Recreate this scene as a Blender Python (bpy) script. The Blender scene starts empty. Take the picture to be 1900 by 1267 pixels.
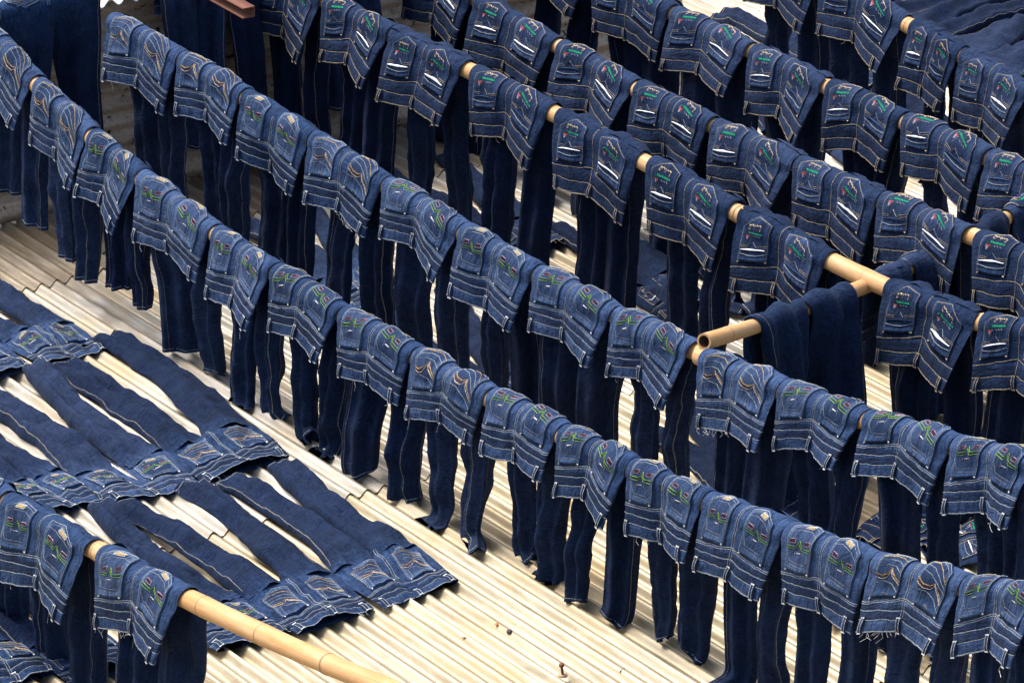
import bpy, math, random
import numpy as np

# ------------------------------------------------------------------ camera, sky, sun, exposure
FPX, PITCH, CAMH = 8000.0, math.radians(22.5), 6.4
scene = bpy.context.scene
col = scene.collection
cam_data = bpy.data.cameras.new("camera")
cam_data.sensor_width = 36.0
cam_data.lens = FPX * 36.0 / 1900.0
cam_data.clip_start = 0.1
cam_data.clip_end = 500.0
cam = bpy.data.objects.new("camera", cam_data)
cam.location = (0, 0, CAMH)
cam.rotation_euler = (math.pi / 2 - PITCH, 0, 0)
col.objects.link(cam)
scene.camera = cam

SUN_EL, SUN_ROT = math.radians(60), math.radians(305)   # high hazy sun, from the far left
world = bpy.data.worlds.new("World")
scene.world = world
world.use_nodes = True
wn = world.node_tree.nodes
sky = wn.new("ShaderNodeTexSky")
sky.sky_type = 'NISHITA'
sky.sun_disc = False
sky.sun_elevation = SUN_EL
sky.sun_rotation = SUN_ROT
sky.air_density = 1.0
sky.dust_density = 4.0
sky.ozone_density = 0.6
wn["Background"].inputs[1].default_value = 0.1
world.node_tree.links.new(sky.outputs[0], wn["Background"].inputs[0])

sun_data = bpy.data.lights.new("sun", 'SUN')
sun_data.energy = 1.5
sun_data.angle = math.radians(20)
sun_data.color = (1.0, 0.965, 0.91)
sun = bpy.data.objects.new("sun", sun_data)
sd = (math.sin(SUN_ROT) * math.cos(SUN_EL), math.cos(SUN_ROT) * math.cos(SUN_EL), math.sin(SUN_EL))
from mathutils import Vector, Matrix
sun.rotation_euler = Vector(sd).to_track_quat('Z', 'Y').to_euler()
col.objects.link(sun)

vs = scene.view_settings
vs.view_transform = 'Standard'
vs.look = 'None'
vs.exposure = 1.58
vs.gamma = 1.0
vs.use_curve_mapping = False

# ------------------------------------------------------------------ measuring helpers
FW = np.array([0, math.cos(PITCH), -math.sin(PITCH)])
UP = np.array([0, math.sin(PITCH), math.cos(PITCH)])
RT = np.array([1.0, 0, 0])
CAM = np.array([0, 0, CAMH])
ZV = np.array([0, 0, 1.0])
def ray(px, py): return FW + RT * (px - 950) / FPX + UP * (633.5 - py) / FPX
def G(px, py, z=0.0):
    d = ray(px, py); return CAM + d * (z - CAMH) / d[2]
def onplane(px, py, P, n):
    r = ray(px, py); return CAM + r * (np.dot(P - CAM, n) / np.dot(r, n))
AZ = math.radians(34.4)                       # run of the roof corrugations
DD = np.array([math.sin(AZ), -math.cos(AZ), 0])
QQ = np.array([math.cos(AZ), math.sin(AZ), 0])
PITCHC = 0.0707
rng = random.Random(7)

def sstep(x): x = np.clip(x, 0, 1); return x * x * (3 - 2 * x)
def vnoise(x, y, seed=0.0):
    x = np.asarray(x, float); y = np.asarray(y, float)
    xi = np.floor(x); yi = np.floor(y); fx = x - xi; fy = y - yi
    def h(a, b):
        s = np.sin(a * 127.1 + b * 311.7 + seed * 74.7) * 43758.5453
        return (s - np.floor(s)) * 2 - 1
    ux = fx * fx * (3 - 2 * fx); uy = fy * fy * (3 - 2 * fy)
    return (h(xi, yi) * (1 - ux) + h(xi + 1, yi) * ux) * (1 - uy) + (h(xi, yi + 1) * (1 - ux) + h(xi + 1, yi + 1) * ux) * uy

# ------------------------------------------------------------------ object helpers
def mesh_np(name, V, quads, mats, midx=None, uv=None, smooth=True):
    """V (n,3); quads (m,4) int; uv (n,2) per vertex"""
    me = bpy.data.meshes.new(name)
    V = np.asarray(V, np.float32); quads = np.asarray(quads, np.int32)
    n, m = len(V), len(quads)
    me.vertices.add(n); me.vertices.foreach_set("co", V.ravel())
    me.loops.add(m * 4); me.loops.foreach_set("vertex_index", quads.ravel())
    me.polygons.add(m)
    me.polygons.foreach_set("loop_start", np.arange(0, m * 4, 4, dtype=np.int32))
    try: me.polygons.foreach_set("loop_total", np.full(m, 4, np.int32))
    except Exception: pass
    if smooth: me.polygons.foreach_set("use_smooth", np.ones(m, bool))
    if midx is not None: me.polygons.foreach_set("material_index", np.asarray(midx, np.int32))
    for mt in (mats if isinstance(mats, (list, tuple)) else [mats]): me.materials.append(mt)
    if uv is not None:
        l = me.uv_layers.new(name="flat")
        l.data.foreach_set("uv", np.asarray(uv, np.float32)[quads.ravel()].ravel())
    me.update(calc_edges=True)
    me.validate()
    return me
def obj(name, me, parent=None):
    o = bpy.data.objects.new(name, me); col.objects.link(o)
    if parent is not None: o.parent = parent
    return o
def empty(name, loc=(0, 0, 0), rz=0.0):
    o = bpy.data.objects.new(name, None); col.objects.link(o)
    o.location = loc; o.rotation_euler = (0, 0, rz); o.empty_display_size = 0.1
    return o
def tag(o, label=None, cat=None, group=None, kind=None):
    if label: o["label"] = label
    if cat: o["category"] = cat
    if group: o["group"] = group
    if kind: o["kind"] = kind
    return o
def grid_quads(nr, nc, close=False, base=0):
    r, c = np.meshgrid(np.arange(nr - 1), np.arange(nc if close else nc - 1), indexing='ij')
    c2 = (c + 1) % nc
    q = np.stack([r * nc + c, r * nc + c2, (r + 1) * nc + c2, (r + 1) * nc + c], -1).reshape(-1, 4)
    return q + base
class Acc:
    def __init__(s): s.V = []; s.Q = []; s.M = []; s.U = []; s.n = 0
    def add(s, V, Q, m=0, U=None):
        V = np.asarray(V).reshape(-1, 3); s.V.append(V); s.Q.append(np.asarray(Q) + s.n); s.M.append(np.full(len(Q), m))
        s.U.append(np.zeros((len(V), 2)) if U is None else np.asarray(U).reshape(-1, 2)); s.n += len(V)
    def mesh(s, name, mats, smooth=True):
        return mesh_np(name, np.concatenate(s.V), np.concatenate(s.Q), mats, np.concatenate(s.M), np.concatenate(s.U), smooth)
def box_mesh(name, sx, sy, sz, mat, bevel=0.0):
    import bmesh
    bm = bmesh.new(); bmesh.ops.create_cube(bm, size=1)
    bmesh.ops.scale(bm, vec=(sx, sy, sz), verts=bm.verts)
    if bevel: bmesh.ops.bevel(bm, geom=bm.edges[:], offset=bevel, segments=2, affect='EDGES')
    me = bpy.data.meshes.new(name); bm.to_mesh(me); bm.free(); me.materials.append(mat); return me

# ------------------------------------------------------------------ materials
class NT:
    def __init__(s, name):
        s.m = bpy.data.materials.new(name); s.m.use_nodes = True; s.t = s.m.node_tree; s.n = s.t.nodes
        s.b = s.n["Principled BSDF"]
    def new(s, ty, **kw):
        x = s.n.new(ty)
        for k, v in kw.items(): setattr(x, k, v)
        return x
    def link(s, a, b): s.t.links.new(a, b)
    def val(s, node, i, v):
        if hasattr(v, 'is_linked') or hasattr(v, 'links'): s.link(v, node.inputs[i])
        else: node.inputs[i].default_value = v
    def math(s, op, a, b=0.0, c=0.0, clamp=False):
        x = s.new("ShaderNodeMath", operation=op); x.use_clamp = clamp
        s.val(x, 0, a); s.val(x, 1, b); s.val(x, 2, c); return x.outputs[0]
    def mix(s, f, a, b, mode='MIX'):
        x = s.new("ShaderNodeMix", data_type='RGBA', blend_type=mode)
        s.val(x, 0, f); s.val(x, 6, a); s.val(x, 7, b); return x.outputs[2]
    def noise(s, vec, scale, detail=2.0, rough=0.5, dist=0.0):
        x = s.new("ShaderNodeTexNoise"); s.val(x, 'Vector', vec)
        x.inputs['Scale'].default_value = scale; x.inputs['Detail'].default_value = detail
        x.inputs['Roughness'].default_value = rough; x.inputs['Distortion'].default_value = dist
        return x.outputs[0]
    def ramp(s, fac, stops):
        x = s.new("ShaderNodeValToRGB"); s.val(x, 0, fac); e = x.color_ramp.elements
        while len(e) < len(stops): e.new(0.5)
        for el, (p, v) in zip(e, stops):
            el.position = p; el.color = (v, v, v, 1) if not isinstance(v, tuple) else (*v, 1)
        return x.outputs[0]
    def mapping(s, vec, sc):
        x = s.new("ShaderNodeMapping"); s.val(x, 0, vec); x.inputs['Scale'].default_value = sc; return x.outputs[0]
    def bump(s, h, strength, dist, normal=None):
        x = s.new("ShaderNodeBump"); x.inputs['Strength'].default_value = strength; x.inputs['Distance'].default_value = dist
        s.val(x, 'Height', h)
        if normal is not None: s.val(x, 'Normal', normal)
        return x.outputs[0]

def denim(name, dark, mid, light, wear_stops, wear_gain, pocket=False):
    k = NT(name)
    uv = k.new("ShaderNodeUVMap", uv_map="flat").outputs[0]
    oi = k.new("ShaderNodeObjectInfo")
    rnd = oi.outputs['Random']
    geo = k.new("ShaderNodeTexCoord")
    off = k.new("ShaderNodeVectorMath", operation='MULTIPLY_ADD')
    comb = k.new("ShaderNodeCombineXYZ"); k.link(rnd, comb.inputs[2])
    k.link(comb.outputs[0], off.inputs[0]); off.inputs[1].default_value = (1, 1, 37); k.link(uv, off.inputs[2])
    p = off.outputs[0]
    sep = k.new("ShaderNodeSeparateXYZ"); k.link(uv, sep.inputs[0])
    sc = 0.075 if pocket else 1.0
    slub = k.noise(k.mapping(p, (90 * sc, 620 * sc, 1)), 1.0, 3.0, 0.65)
    weave = k.noise(k.mapping(p, (520 * sc, 160 * sc, 1)), 1.0, 2.0, 0.6)
    blot = k.noise(k.mapping(p, (14 * sc, 9 * sc, 1)), 1.0, 3.0, 0.55, 0.6)
    puck = k.noise(k.mapping(p, (110 * sc, 26 * sc, 1)), 1.0, 3.0, 0.6, 0.5)
    if pocket:
        ab = k.math('ABSOLUTE', sep.outputs[0])
        ed = k.math('MAXIMUM', ab, k.math('ABSOLUTE', k.math('MULTIPLY_ADD', sep.outputs[1], 2.0, -1.0)))
        wear = k.ramp(ed, [(0.0, 0.22), (0.35, 0.3), (0.6, 0.22), (0.82, 0.6), (0.93, 0.9), (1.0, 0.5)])
    else:
        vv = k.math('MULTIPLY_ADD', k.math('SUBTRACT', blot, 0.5), 0.015, sep.outputs[1])
        wear = k.ramp(k.math('MULTIPLY', vv, 2.5, clamp=True), wear_stops)
    w = k.math('MULTIPLY', wear, k.ramp(puck, [(0.3, 0.12), (0.52, 0.6), (0.7, 1.0)]))
    w = k.math('MULTIPLY', w, wear_gain)
    w2 = k.math('MULTIPLY_ADD', k.math('SUBTRACT', slub, 0.44), 0.46, w)
    w2 = k.math('ADD', w2, k.math('MULTIPLY', k.math('SUBTRACT', weave, 0.5), 0.25), clamp=True)
    base = k.mix(k.ramp(blot, [(0.3, 0.0), (0.72, 1.0)]), (*dark, 1), (*mid, 1))
    c = k.mix(w2, base, (*light, 1))
    hsv = k.new("ShaderNodeHueSaturation"); k.link(c, hsv.inputs['Color'])
    k.link(k.math('MULTIPLY_ADD', rnd, 0.55, 0.72), hsv.inputs['Value'])
    k.link(k.math('MULTIPLY_ADD', rnd, -0.14, 1.09), hsv.inputs['Saturation'])
    k.link(hsv.outputs[0], k.b.inputs['Base Color'])
    k.b.inputs['Roughness'].default_value = 0.92
    k.b.inputs['Specular IOR Level'].default_value = 0.15
    k.b.inputs['Sheen Weight'].default_value = 0.03
    k.b.inputs['Sheen Roughness'].default_value = 0.5
    k.b.inputs['Sheen Tint'].default_value = (0.5, 0.65, 1.0, 1)
    h = k.math('MULTIPLY_ADD', puck, k.math('MULTIPLY', wear, 2.6), k.math('MULTIPLY', slub, 0.35))
    h = k.math('ADD', h, k.math('MULTIPLY', wear, 0.8))
    crease = k.noise(k.mapping(p, (22 * sc, 38 * sc, 1)), 1.0, 4.0, 0.6, 1.4)
    nb = k.bump(crease, 0.8, 0.012)
    k.link(k.bump(h, 0.75, 0.004, nb), k.b.inputs['Normal'])
    return k.m
WG = [(0.0, 1.0), (0.03, 0.55), (0.075, 0.5), (0.10, 1.0), (0.112, 0.12), (0.165, 0.18), (0.187, 0.9), (0.2, 0.12), (0.235, 0.2), (0.26, 1.0), (0.29, 0.35), (0.36, 0.55), (0.70, 0.7), (0.80, 0.34), (1.0, 0.13)]
WS = [(0.0, 0.8), (0.03, 0.35), (0.09, 0.35), (0.125, 0.8), (0.14, 0.15), (0.21, 0.25), (0.25, 0.8), (0.265, 0.2), (0.32, 0.35), (0.70, 0.5), (0.80, 0.30), (1.0, 0.13)]
DN_G = denim("denim_washed", (0.0014, 0.0036, 0.0140), (0.0036, 0.0096, 0.0350), (0.066, 0.130, 0.285), WG, 0.88)
DN_S = denim("denim_dark", (0.0014, 0.0035, 0.0135), (0.0034, 0.0090, 0.0330), (0.056, 0.112, 0.250), WS, 0.66)
PK_G = denim("denim_pocket_washed", (0.0025, 0.0062, 0.022), (0.0056, 0.0138, 0.045), (0.078, 0.145, 0.295), None, 1.05, True)
PK_S = denim("denim_pocket_dark", (0.0020, 0.0050, 0.018), (0.0044, 0.0110, 0.037), (0.060, 0.112, 0.245), None, 0.8, True)

def thread(name, c, c2=None):
    k = NT(name); tc = k.new("ShaderNodeTexCoord").outputs['Object']
    nz = k.noise(tc, 260, 2)
    cc = k.mix(k.ramp(nz, [(0.35, 0.0), (0.65, 1.0)]), (*[x * 0.3 for x in c], 1), (*(c2 or c), 1))
    k.link(cc, k.b.inputs['Base Color']); k.b.inputs['Roughness'].default_value = 0.8
    k.b.inputs['Specular IOR Level'].default_value = 0.2
    return k.m
TH_PALE = thread("thread_pale", (0.31, 0.34, 0.37))
TH_TAN = thread("thread_tan", (0.40, 0.33, 0.23))
TH_WHITE = thread("thread_white", (0.78, 0.78, 0.76))
TH_GREEN = thread("thread_green", (0.02, 0.42, 0.20))
TH_LIME = thread("thread_lime", (0.19, 0.36, 0.06))
TH_PINK = thread("thread_pink", (0.56, 0.38, 0.46))
TH_PLUM = thread("thread_plum", (0.03, 0.008, 0.02))
TH_GOLD = thread("thread_gold", (0.50, 0.32, 0.10))
TH_BROWN = thread("thread_brown", (0.10, 0.035, 0.03))
TH_RED = thread("thread_red", (0.42, 0.05, 0.05))
TH_GREY = thread("thread_grey", (0.30, 0.32, 0.40))
TH_BEIGE = thread("thread_beige", (0.70, 0.55, 0.36))
TH_SEAM = thread("thread_seam", (0.26, 0.24, 0.20))
TMATS = [TH_PALE, TH_TAN, TH_WHITE, TH_GREEN, TH_LIME, TH_PINK, TH_PLUM, TH_GOLD, TH_BROWN, TH_RED, TH_GREY, TH_BEIGE, TH_SEAM]
PALE, TAN, WHITE, GREEN, LIME, PINK, PLUM, GOLD, BROWN, RED, GREY, BEIGE, SEAM = range(13)

def galvanised(name, warm=False):
    k = NT(name)
    tc = k.new("ShaderNodeTexCoord").outputs['Object']
    oi = k.new("ShaderNodeObjectInfo")
    add = k.new("ShaderNodeVectorMath", operation='ADD'); k.link(tc, add.inputs[0])
    cmb = k.new("ShaderNodeCombineXYZ"); k.link(k.math('MULTIPLY', oi.outputs['Random'], 50.0), cmb.inputs[2]); k.link(cmb.outputs[0], add.inputs[1])
    p = add.outputs[0]
    big = k.noise(p, 2.2, 4, 0.6)
    streak = k.noise(k.mapping(p, (60, 3.5, 1)), 1.0, 5, 0.65, 0.5)
    spot = k.noise(p, 60, 3, 0.6)
    spang = k.new("ShaderNodeTexVoronoi"); k.link(p, spang.inputs['Vector']); spang.inputs['Scale'].default_value = 90
    c = k.mix(k.ramp(streak, [(0.34, 0.0), (0.68, 1.0)]), (0.29, 0.262, 0.215, 1), (0.49, 0.472, 0.43, 1))
    c = k.mix(k.ramp(big, [(0.46, 0.0), (0.70, 0.75)]), c, (0.36, 0.27, 0.15, 1))
    patch = k.noise(k.mapping(p, (9, 2.2, 1)), 1.0, 5, 0.7, 0.8)
    c = k.mix(k.ramp(patch, [(0.58, 0.0), (0.66, 0.5)]), c, (0.25, 0.215, 0.17, 1))
    c = k.mix(k.ramp(spot, [(0.66, 0.0), (0.74, 0.6)]), c, (0.20, 0.14, 0.09, 1))
    c = k.mix(1.0, c, oi.outputs['Color'], 'MULTIPLY')
    k.link(c, k.b.inputs['Base Color'])
    k.b.inputs['Metallic'].default_value = 0.4
    k.link(k.ramp(k.math('ADD', k.math('MULTIPLY', streak, 0.5), k.math('MULTIPLY', big, 0.5)), [(0.3, 0.30), (0.7, 0.52)]), k.b.inputs['Roughness'])
    h = k.math('MULTIPLY_ADD', spot, 0.4, k.math('MULTIPLY', streak, 0.8))
    k.link(k.bump(h, 0.25, 0.003), k.b.inputs['Normal'])
    return k.m
GALV = galvanised("galvanised_sheet")
def rusty(name, a, b, black):
    k = NT(name); tc = k.new("ShaderNodeTexCoord").outputs['Object']
    oi = k.new("ShaderNodeObjectInfo")
    add = k.new("ShaderNodeVectorMath", operation='ADD'); k.link(tc, add.inputs[0])
    cmb = k.new("ShaderNodeCombineXYZ"); k.link(k.math('MULTIPLY', oi.outputs['Random'], 50.0), cmb.inputs[2]); k.link(cmb.outputs[0], add.inputs[1])
    p = add.outputs[0]
    n1 = k.noise(k.mapping(p, (3, 3, 12)), 1.0, 5, 0.65, 0.4); n2 = k.noise(p, 14, 4, 0.6, 0.8); n3 = k.noise(p, 70, 3)
    c = k.mix(k.ramp(n1, [(0.3, 0.0), (0.7, 1.0)]), (*a, 1), (*b, 1))
    c = k.mix(k.ramp(n3, [(0.5, 0.0), (0.75, 0.5)]), c, (0.10, 0.05, 0.03, 1))
    if black: c = k.mix(k.ramp(n2, [(0.60, 0.0), (0.645, 1.0)]), c, (0.012, 0.011, 0.011, 1))
    k.link(c, k.b.inputs['Base Color']); k.b.inputs['Roughness'].default_value = 0.75; k.b.inputs['Metallic'].default_value = 0.1
    k.link(k.bump(n3, 0.3, 0.003), k.b.inputs['Normal'])
    return k.m
RUSTWALL = rusty("weathered_sheet", (0.42, 0.30, 0.20), (0.68, 0.53, 0.38), True)
RUSTEDGE = rusty("rusty_edge", (0.13, 0.075, 0.045), (0.28, 0.18, 0.11), False)
RUSTRED = rusty("red_oxide_steel", (0.10, 0.035, 0.02), (0.26, 0.075, 0.035), False)
def plain(name, c, rough=0.8, metal=0.0, nscale=30, var=0.35):
    k = NT(name); tc = k.new("ShaderNodeTexCoord").outputs['Object']
    nz = k.noise(tc, nscale, 4, 0.6)
    k.link(k.mix(nz, (*[x * (1 - var) for x in c], 1), (*[min(1, x * (1 + var)) for x in c], 1)), k.b.inputs['Base Color'])
    k.b.inputs['Roughness'].default_value = rough; k.b.inputs['Metallic'].default_value = metal
    k.link(k.bump(nz, 0.2, 0.003), k.b.inputs['Normal']); return k.m
def bamboo_mat():
    k = NT("bamboo"); uv = k.new("ShaderNodeUVMap", uv_map="flat").outputs[0]
    oi = k.new("ShaderNodeObjectInfo")
    n1 = k.noise(k.mapping(uv, (22, 1.2, 1)), 1.0, 4, 0.6); n2 = k.noise(k.mapping(uv, (3, 3.5, 1)), 1.0, 4, 0.6); n3 = k.noise(k.mapping(uv, (40, 26, 1)), 1.0, 3, 0.6)
    c = k.mix(k.ramp(n1, [(0.3, 0.0), (0.7, 1.0)]), (0.44, 0.20, 0.058, 1), (0.58, 0.325, 0.115, 1))
    c = k.mix(k.ramp(n2, [(0.4, 0.0), (0.8, 0.8)]), c, (0.64, 0.48, 0.29, 1))
    c = k.mix(k.ramp(n3, [(0.62, 0.0), (0.72, 0.75)]), c, (0.30, 0.15, 0.06, 1))
    k.link(c, k.b.inputs['Base Color']); k.b.inputs['Roughness'].default_value = 0.6
    k.link(k.bump(n1, 0.2, 0.002), k.b.inputs['Normal']); return k.m
BAMBOO = bamboo_mat()
NODEMAT = plain("bamboo_node", (0.36, 0.20, 0.085), 0.6, 0, 60)
HOLLOW = plain("bamboo_inside", (0.10, 0.05, 0.02), 0.9)
SHED_SHADE = plain("shed_shade", (0.05, 0.04, 0.035), 0.9)  # near-black colour stands in for the shade inside the shed
TEAL = plain("teal_paint", (0.12, 0.42, 0.36), 0.6, 0, 90, 0.4)
CLOTHW = plain("white_lining", (0.78, 0.79, 0.80), 0.9, 0, 60, 0.08)
GROUND = plain("yard_earth", (0.16, 0.13, 0.10), 0.95, 0, 2)

# ------------------------------------------------------------------ roof of corrugated sheets
ground = obj("ground", mesh_np("ground", [(-60, -30, -3.2), (60, -30, -3.2), (60, 90, -3.2), (-60, 90, -3.2)], [(0, 1, 2, 3)], GROUND))
tag(ground, kind="structure")
roof = empty("roof"); tag(roof, kind="structure")
NCOR = 11; SW = NCOR * PITCHC; STEP = (NCOR - 1) * PITCHC; SL = 2.55; LAP = 0.14
AMP = 0.0130
def sheet_mesh(name, seed):
    ns, ny = NCOR * 12 + 1, 14
    xs = np.linspace(0, SW, ns); ys = np.linspace(0, SL, ny)      # y = 0 is the near (lower) end
    ys[1] = 0.03; ys[2] = 0.10
    Y, X = np.meshgrid(ys, xs, indexing='ij')
    lift = 0.002 * np.exp(-Y / 0.05) * (0.6 + 0.8 * vnoise(X * 5, Y * 0 + seed, seed))
    Z = AMP * np.cos(2 * np.pi * X / PITCHC) * (1 + 0.12 * vnoise(X * 9, Y * 1.4, seed + 5)) + 0.0025 * X / SW + 0.0055 * (1 - Y / SL) + np.maximum(lift, 0) \
        + 0.0035 * vnoise(X * 2.2, Y * 1.3, seed + 2)
    Yj = Y + np.where(Y == 0, 0.006 * vnoise(X * 6, Y, seed + 9), 0)
    a = Acc(); V = np.stack([X, Yj, Z], -1)
    U = np.stack([X, Y], -1)
    a.add(V, grid_quads(ny, ns), 0, U)
    # cut rim at the near end and along both sides
    def rim(P, dn):
        R = np.stack([P, P + dn], 0); a.add(R, grid_quads(2, len(P)), 1)
    rim(V[0], np.array([0, 0.001, -0.003])); rim(V[:, -1], np.array([-0.001, 0, -0.003])); rim(V[:, 0], np.array([0.001, 0, -0.003]))
    return a.mesh(name, [GALV, RUSTEDGE])
SHEETS = [sheet_mesh("roof_sheet", s * 3.7) for s in range(5)]
e1 = G(770, 893); e2 = G(1430, 660)
p1, p2 = float(e1 @ DD), float(e2 @ DD)
qsplit = float(G(1080, 800) @ QQ)
wl, wr = G(50, 395), G(700, 238)
q0 = math.floor(qsplit / STEP) * STEP
pwall = float(((wl + wr) / 2) @ DD)
for ci in range(-7, 12):
    qa = q0 + ci * STEP
    pe = p1 if ci < 0 else p2
    if ci not in (-1, -2, -3): pe += 0.02 * rng.uniform(-1, 1)
    for ri in range(-3, 3):
        pn = pe + ri * (SL - LAP)
        c3 = DD * pn + QQ * qa
        mid = DD * (pn - SL / 2) + QQ * (qa + SW / 2)
        if mid[1] < 7 or mid[1] > 27 or abs(mid[0]) > 7: continue
        o = obj("roof_sheet", SHEETS[rng.randrange(5)], roof)
        o.location = (c3[0], c3[1], 0.0); o.rotation_euler = (0, 0, AZ)
        # warm, yellowed sheets at the near end, greyer zinc further up, browned by the wall
        f = rng.uniform(-0.03, 0.03)
        if ri >= 1: colr = (1.02 + f, 0.93 + f, 0.71 + f)
        elif ri == 0: colr = (1.0 + f, 0.97 + f, 0.90 + f) if ci < 0 else (0.98 + f, 0.98 + f, 0.97 + f)
        else: colr = (0.72 + f, 0.64 + f, 0.53 + f) if ci < 2 else (0.86 + f, 0.83 + f, 0.78 + f)
        o.color = (*colr, 1)

# ------------------------------------------------------------------ weathered wall, dark shed behind it, eave
WD = (wr - wl) / np.linalg.norm(wr - wl)
WN = np.array([WD[1], -WD[0], 0])                   # faces the camera
wall = empty("corrugated_wall", tuple(wl - WD * 0.6), math.atan2(WD[1], WD[0]))
tag(wall, "low rusty corrugated wall with black stains behind the hanging jeans", "wall")
WLEN = float(np.linalg.norm(G(1110, 150) - wl)) + 0.4
def wall_sheet(name, length, rows, seed, roll=False):
    n = int(rows * 10) + 1
    zz = np.linspace(0, rows * 0.076, n); xx = np.linspace(0, length, 16)
    Zg, Xg = np.meshgrid(zz, xx, indexing='ij')
    Yg = -0.012 * np.cos(2 * np.pi * Zg / 0.076) - 0.010 * vnoise(Xg * 3, Zg * 4, seed)
    if roll: Yg = -0.03 * np.sin(np.pi * np.clip(Zg / (rows * 0.076), 0, 1)) - 0.02
    Zg = Zg + 0.006 * vnoise(Xg * 4, Zg * 3, seed + 3)
    a = Acc(); a.add(np.stack([Xg, Yg, Zg], -1), grid_quads(n, 16))
    return a.mesh(name, [RUSTWALL])
x = 0.0; k = 0
while x < WLEN:
    L = 0.86
    o = obj("wall_sheet", wall_sheet("wall_sheet", L, 6.5, k * 2.1), wall); o.location = (x, 0.004 * (k % 2), 0.06)
    o.rotation_euler = (math.radians(-4 + rng.uniform(-2, 2)), 0, math.radians(rng.uniform(-0.6, 0.6)))
    o = obj("wall_sheet", wall_sheet("wall_sheet", L, 4.5, k * 2.1 + 1), wall); o.location = (x + 0.02, -0.022, 0.50 + rng.uniform(-.02, .02))
    o.rotation_euler = (math.radians(-3), 0, 0)
    o = obj("base_flashing", wall_sheet("base_flashing", L + 0.03, 1.1, k * 2.1 + 2, True), wall); o.location = (x - 0.01, -0.05, 0.012)
    x += L - 0.05; k += 1
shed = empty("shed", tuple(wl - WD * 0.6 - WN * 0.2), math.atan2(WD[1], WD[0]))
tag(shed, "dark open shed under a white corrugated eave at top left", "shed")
bk = obj("dark_backing", box_mesh("dark_backing", WLEN, 0.05, 2.2, SHED_SHADE), shed); bk.location = (WLEN / 2, 1.2, 0.9)  # dark sheet added behind the gap so the shed interior reads as shade
eave_pt = onplane(200, 6, wl + WN * 0.16, WN)
zE = float(eave_pt[2])
eqs = np.linspace(0, 1, 16 * 8 + 1)
def eave_mesh():
    Lx = 16 * 0.083; ys = np.linspace(0, 1.6, 5)
    Y, X = np.meshgrid(ys, eqs * Lx, indexing='ij')
    Z = 0.015 * np.cos(2 * np.pi * X / 0.083) + Y * 0.12
    a = Acc(); V = np.stack([X, Y, Z], -1); a.add(V, grid_quads(5, len(eqs)))
    R = np.stack([V[0], V[0] + np.array([0, 0, -0.006])], 0); a.add(R, grid_quads(2, len(eqs)))
    return a.mesh("eave_sheet", [EAVE])
EAVE = plain("white_zinc", (0.72, 0.71, 0.68), 0.5, 0.1, 12, 0.12)
em = eave_mesh()
for i in range(2):
    o = obj("eave_sheet", em, shed)
    o.location = (0.2 + i * 1.28, -0.36, zE + 0.004 * i)
# rusty steel channel sticking out of the shed
b1 = onplane(458, 22, wl + WN * 0.62, WN); bdir = DD * 0.985 + np.array([0, 0, -0.03])
ch = empty("steel_beam", tuple(b1 - bdir * 1.1)); tag(ch, "rusty red steel channel poking out between the jeans at upper left", "beam")
def channel():
    a = Acc(); w, h, t, L = 0.058, 0.046, 0.006, 1.1
    prof = [(-w / 2, -h / 2), (w / 2, -h / 2), (w / 2, -h / 2 + t), (-w / 2 + t, -h / 2 + t), (-w / 2 + t, h / 2 - t), (w / 2, h / 2 - t), (w / 2, h / 2), (-w / 2, h / 2)]
    tt = bdir / np.linalg.norm(bdir); s = np.cross(tt, ZV); s /= np.linalg.norm(s); u = np.cross(s, tt)
    R = [np.array([s * x_ + u * z_ + tt * d for x_, z_ in prof]) for d in (0, L)]
    a.add(np.stack(R), grid_quads(2, 8, True))
    e = a.n
    a.add(R[1], [(0, 1, 2, 3), (0, 3, 4, 7), (4, 5, 6, 7)])
    return a.mesh("channel_section", [RUSTRED], smooth=False)
obj("channel_section", channel(), ch)

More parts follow.
